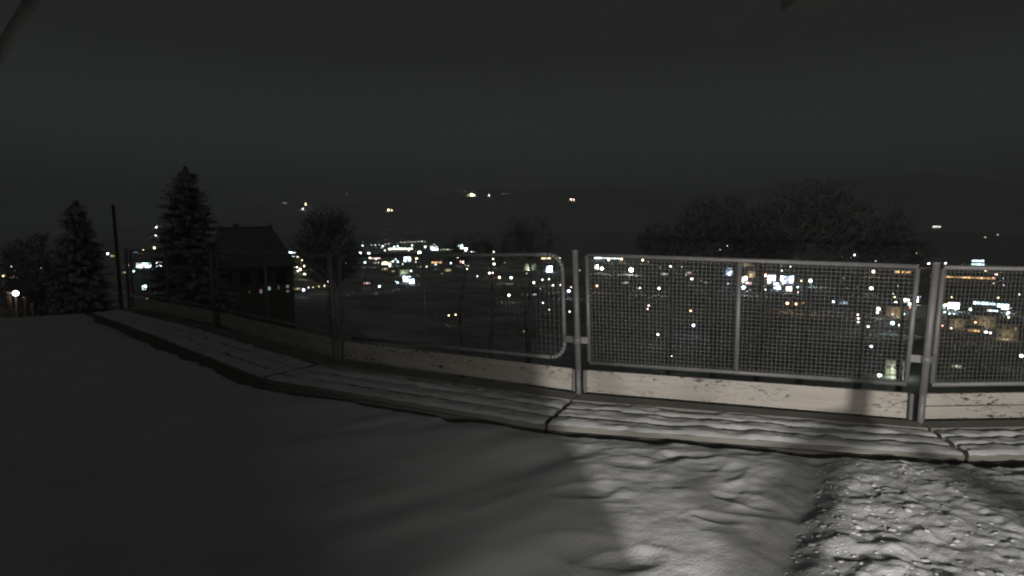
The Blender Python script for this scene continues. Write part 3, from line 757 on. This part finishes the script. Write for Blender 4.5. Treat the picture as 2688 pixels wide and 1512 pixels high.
# lamps share meshes; sizes are real: heads of 0.2 to about 1.5 m according to distance
def region(px, py):
    if py < 632: return 'on the far hillside above town'
    row = 'highest' if py < 668 else 'upper' if py < 705 else 'middle' if py < 745 else 'lower' if py < 800 else 'lowest'
    place = ('by the pointed conifer' if px < 290 else 'between pole and dark house' if px < 575 else 'under the round-crowned tree' if px < 900 else
             'in the town centre' if px < 1200 else 'right of the town centre' if px < 1510 else 'behind the wide panel\'s left end' if px < 1760 else
             'left of the wide panel\'s bar' if px < 1990 else 'right of the wide panel\'s bar' if px < 2200 else 'left of the right post' if px < 2430 else 'behind the right-edge panel')
    return '%s, %s row' % (place, row)
CN = {'w': 'white', 'y': 'warm yellow', 'o': 'orange', 'b': 'bluish white', 'c': 'cyan white', 'p': 'pinkish', 'r': 'red', 'g': 'greenish white', 'l': 'pale lilac'}
REG = {}
def register(o, phrase, px, py):
    REG.setdefault((phrase, region(px, py)), []).append((px, py, o))
ORD = ['leftmost', 'second from left', 'third from left', 'fourth from left', 'fifth from left', 'sixth from left', 'seventh from left', 'eighth from left', 'ninth from left', 'tenth from left', 'eleventh from left', 'twelfth from left']
ORDR = ['rightmost', 'second from right', 'third from right', 'fourth from right', 'fifth from right', 'sixth from right', 'seventh from right', 'eighth from right', 'ninth from right', 'tenth from right', 'eleventh from right', 'twelfth from right']
def finish_labels():
    for (ph, rg), L in REG.items():
        L.sort(key=lambda e: e[:2]); n = len(L)
        for k, (px, py, o) in enumerate(L):
            o['label'] = '%s %s' % (ph, rg) if n == 1 else '%s %s, %s' % (ph, rg, ORD[k] if k < (n + 1) // 2 else ORDR[n - 1 - k])

lamp_mesh = {}
def street_lamp(px, py, s, c, n):
    hgt = 7.0
    q = hit(px, py, hgt)
    if q is None: return
    d = math.hypot(q[0], q[1]); gz = q[2] - hgt
    bright = round(max(0.6, 0.24 * s ** 1.7 - 0.8) * math.exp(HAZE * d), 1)
    r = max(0.10, (s * 0.27 + max(0, s - 8) * .12) / FPX * d)
    t = thing('street_lamp', (q[0], q[1], gz), 'street lamp in the town', 'street lamp', 'street lamps of the town')
    register(t, '%s street lamp' % CN[c], px, py)
    sc_ = r
    mb = MB(); mb.tube((0, 0, -0.5), (0, 0, hgt - r * .5), max(0.07, r * .16), max(0.05, r * .12), 5); mb.build('pole', M['galv'], t)
    mb = MB(); mb.ball((0, 0, hgt), r, 8, 5, 0.9); mb.build('lamp_head', glow_mat(c, bright), t)

def facing(q): return math.atan2(-q[0], q[1])

def house(px, py, s, c, n):
    rd = random.Random(n)
    hgt = 4.2
    q = hit(px, py, hgt)
    if q is None: return
    d = math.hypot(q[0], q[1]); gz = q[2] - hgt
    t = thing('town_house', (q[0], q[1], gz), 'house in the town', 'house', 'lit houses of the town', facing(q) + rd.uniform(-.25, .25))
    register(t, 'house with %s window' % CN[c], px, py)
    W, Dp, Hw = rd.uniform(9, 13), rd.uniform(8, 10), rd.uniform(5.6, 7.0)
    mb = MB(); mb.box((-W / 2, 0.12, -2), (W / 2, Dp, Hw)); mb.build('wall', M['plaster'], t)
    mb = MB(); e = .5; rh = rd.uniform(2.6, 4)
    mb.add([(-W/2-e, -e, Hw+.02), (W/2+e, -e, Hw+.02), (W/2+e, Dp+e, Hw+.02), (-W/2-e, Dp+e, Hw+.02), (-W/2-e, Dp/2, Hw+rh), (W/2+e, Dp/2, Hw+rh)],
           [(0,1,5,4), (2,3,4,5), (0,4,3), (1,2,5), (3,2,1,0)]); rf = mb.build('roof', M['roof_snow'], t)
    mb = MB(); mb.box((W*.2, Dp*.55, Hw+rh*.4), (W*.2+.6, Dp*.55+.6, Hw+rh+.8)); mb.build('chimney', M['plaster'], rf)
    k = d / FPX; ww = max(.9, s * k * .42); wh = max(1.1, s * k * .5)
    ww = min(ww, W * .7); wh = min(wh, 3.2)
    for j, (ox, oz, st) in enumerate(((0, 0, 1.0), (ww * 1.35, 0.0, .45), (-ww * 1.5, -.2, .3))):
        if abs(ox) + ww / 2 > W / 2: continue
        mb = MB(); mb.box((ox - ww/2 - .1, 0.03, hgt + oz - wh/2 - .1), (ox + ww/2 + .1, 0.115, hgt + oz + wh/2 + .1)); wn = mb.build('window', M['dark_frame'], t)
        for sg in (-1, 1):
            mb = MB(); mb.box((ox + (sg - 1) * ww / 4 + (.03 if sg > 0 else 0), -.02, hgt + oz - wh/2), (ox + (sg + 1) * ww / 4 - (.03 if sg < 0 else 0), .028, hgt + oz + wh/2)); mb.build('pane', glow_mat(c, round(st * (0.5 + 0.06 * s) * math.exp(HAZE * d), 1) or .1), wn)

def hall(px, py, s, c, wpx, n, strip=False):
    rd = random.Random(n)
    hgt = 4.5 if not strip else 6.0
    q = hit(px, py, hgt)
    if q is None: return
    d = math.hypot(q[0], q[1]); gz = q[2] - hgt; k = d / FPX
    W = max(wpx * k * (1.0 if strip else 1.2), 2.0); Hh = max(s * k * (1.15 if not strip else .62), .6)
    t = thing('lit_hall' if strip else 'shop_building', (q[0], q[1], gz), 'lit building', 'building', 'lit halls and shops of the town', facing(q) + rd.uniform(-.1, .1))
    register(t, ('long hall strip-lit %s' if strip else 'building with glowing %s front') % CN[c], px, py)
    top = hgt + Hh / 2 + 1.2
    mb = MB(); mb.box((-W/2 - 1.2, .12, -2), (W/2 + 1.2, max(6, W * .5), top)); mb.build('wall', M['plaster'], t)
    mb = MB(); mb.box((-W/2 - 1.8, -.7, top + .01), (W/2 + 1.8, max(6, W * .5) + .5, top + .45)); mb.build('roof', M['roof_snow'], t)
    nx = max(2, int(round(wpx / 5.0))); nz = 1 if strip else max(2, int(round(s / 5.0)))
    for a in range(nx):
        for b in range(nz):
            x0 = -W/2 + W * a / nx; z0 = hgt - Hh/2 + Hh * b / nz
            st = rd.choice((1, 3, 7.0, 11.0, 15.0)) if not strip else rd.choice((1.5, 2.6, 4.0, 5.0))
            if c in 'o' and strip: st *= .35
            if strip and s <= 5: st *= .45
            st = round(st * math.exp(HAZE * d), 1)
            cc = c if rd.random() < .75 else 'w'
            if cc == 'w' and strip and c == 'o': cc = 'o'
            mb = MB(); mb.box((x0 + .06 * W/nx, 0.0, z0 + .06 * Hh/nz), (x0 + .94 * W/nx, .115, z0 + .94 * Hh/nz)); mb.build('lit_pane', glow_mat(cc, st), t)

def floodlit(px, py, s, c, wpx, n):
    rd = random.Random(n)
    q = hit(px, py, 4.0)
    if q is None: return
    d = math.hypot(q[0], q[1]); gz = q[2] - 4.0; k = d / FPX
    W = wpx * k; Hw = max(s * k, 4)
    t = thing('floodlit_house', (q[0], q[1], gz), 'floodlit house', 'house', 'floodlit houses of the town', facing(q) + rd.uniform(-.3, .3))
    register(t, 'house with %s floodlit facade' % CN[c], px, py)
    z1 = 4 + Hw / 2; Dp = max(7, W * .6)
    mb = MB(); mb.box((-W/2, 0, -2), (W/2, Dp, z1)); mb.build('wall', M['plaster'], t)
    mb = MB(); e = .5; rh = W * .22
    mb.add([(-W/2-e, -e, z1+.02), (W/2+e, -e, z1+.02), (W/2+e, Dp+e, z1+.02), (-W/2-e, Dp+e, z1+.02), (-W/2-e, Dp/2, z1+rh), (W/2+e, Dp/2, z1+rh)],
           [(0,1,5,4), (2,3,4,5), (0,4,3), (1,2,5), (3,2,1,0)]); mb.build('roof', M['roof_snow'], t)
    nx = max(3, int(W / 4)); nz = max(1, int(Hw / 3.2))
    for a in range(nx):
        for b in range(nz):
            x0 = -W/2 + W * (a + .5) / nx; z0 = 4 - Hw/2 + Hw * (b + .5) / nz
            mb = MB(); mb.box((x0 - .55, -.05, z0 - .75), (x0 + .55, -.005, z0 + .75))
            lit = rd.random() < .3
            mb.build('window', glow_mat('y', .35) if lit else M['dark_frame'], t)
    ld = bpy.data.lights.new('flood_light', 'POINT'); ld.energy = (32.0 if c == 'o' else 120.0) * W * W * .1; ld.color = GLOW['y' if c == 'o' else c]; ld.shadow_soft_size = .3
    lo = bpy.data.objects.new('flood_light', ld); col.objects.link(lo); lo.parent = t; lo.location = (rd.uniform(-.2, .2) * W, -W * .35, 4 - Hw * .2)

for n, (k, px, py, s, c, wd) in enumerate(D):
    if k == 'l': street_lamp(px, py, s, c, n)
    elif k == 'h': house(px, py, s, c, n)
    elif k == 'b': hall(px, py, s, c, wd, n)
    elif k == 's': hall(px, py, s, c, wd, n, True)
    elif k == 'f': floodlit(px, py, s, c, wd, n)

finish_labels()

# bright lamp by the garden posts at the far left edge of the lawn
q = at_dist(41, 770, 34); gz = float(terrain(q[0], q[1]))
t = thing('garden_lamp', (q[0], q[1], gz), 'brightest near lamp at the far left, lighting brown posts', 'lamp')
mb = MB(); mb.tube((0, 0, -.3), (0, 0, q[2] - gz - .12), .045, .035, 8); mb.build('pole', M['galv'], t)
mb = MB(); mb.ball((0, 0, q[2] - gz), .115, 10, 6); mb.build('lamp_head', glow_mat('w', 7.0), t)
ld = bpy.data.lights.new('lamp_light', 'POINT'); ld.energy = 5; ld.color = (1, .8, .6); ld.shadow_soft_size = .16
lo = bpy.data.objects.new('lamp_light', ld); col.objects.link(lo); lo.parent = t; lo.location = (0, -.35, q[2] - gz + .05)
M['brown'] = pbr('brown_timber', (.13, .085, .06), .8)
for (px, y0, y1, dd, nm) in ((24, 770, 830, 34.4, 'brown timber post directly under the bright lamp'), (66, 782, 830, 34.8, 'brown timber post right of the bright lamp'), (86, 800, 832, 34.6, 'short brown post, right of two taller ones')):
    a = at_dist(px, y0, dd); gz2 = float(terrain(a[0], a[1]))
    tt = thing('timber_post', (a[0], a[1], gz2), nm, 'post', 'brown posts by the bright lamp')
    mb = MB(); mb.box((-.05, -.05, -.3), (.05, .05, a[2] - gz2)); mb.build('shaft', M['brown'], tt)
    mb = MB(); mb.box((-.06, -.06, a[2] - gz2 + .002), (.06, .06, a[2] - gz2 + .05)); mb.build('cap', M['roof_snow'], tt)

# ---------------------------------------------------------------- night haze over the valley
mh = bpy.data.materials.new('valley_haze'); mh.use_nodes = True
n = mh.node_tree; n.nodes.remove(n.nodes['Principled BSDF'])
pv = n.nodes.new('ShaderNodeVolumePrincipled'); pv.inputs['Color'].default_value = (.97, .98, .98, 1); pv.inputs['Density'].default_value = HAZE
n.links.new(pv.outputs[0], n.nodes['Material Output'].inputs['Volume'])
mb = MB(); mb.box((-16500, -16500, -80), (16500, 16500, 900)); hz = mb.build('haze', mh); hz['kind'] = 'stuff'; hz['label'] = 'thin night haze hanging over the valley'
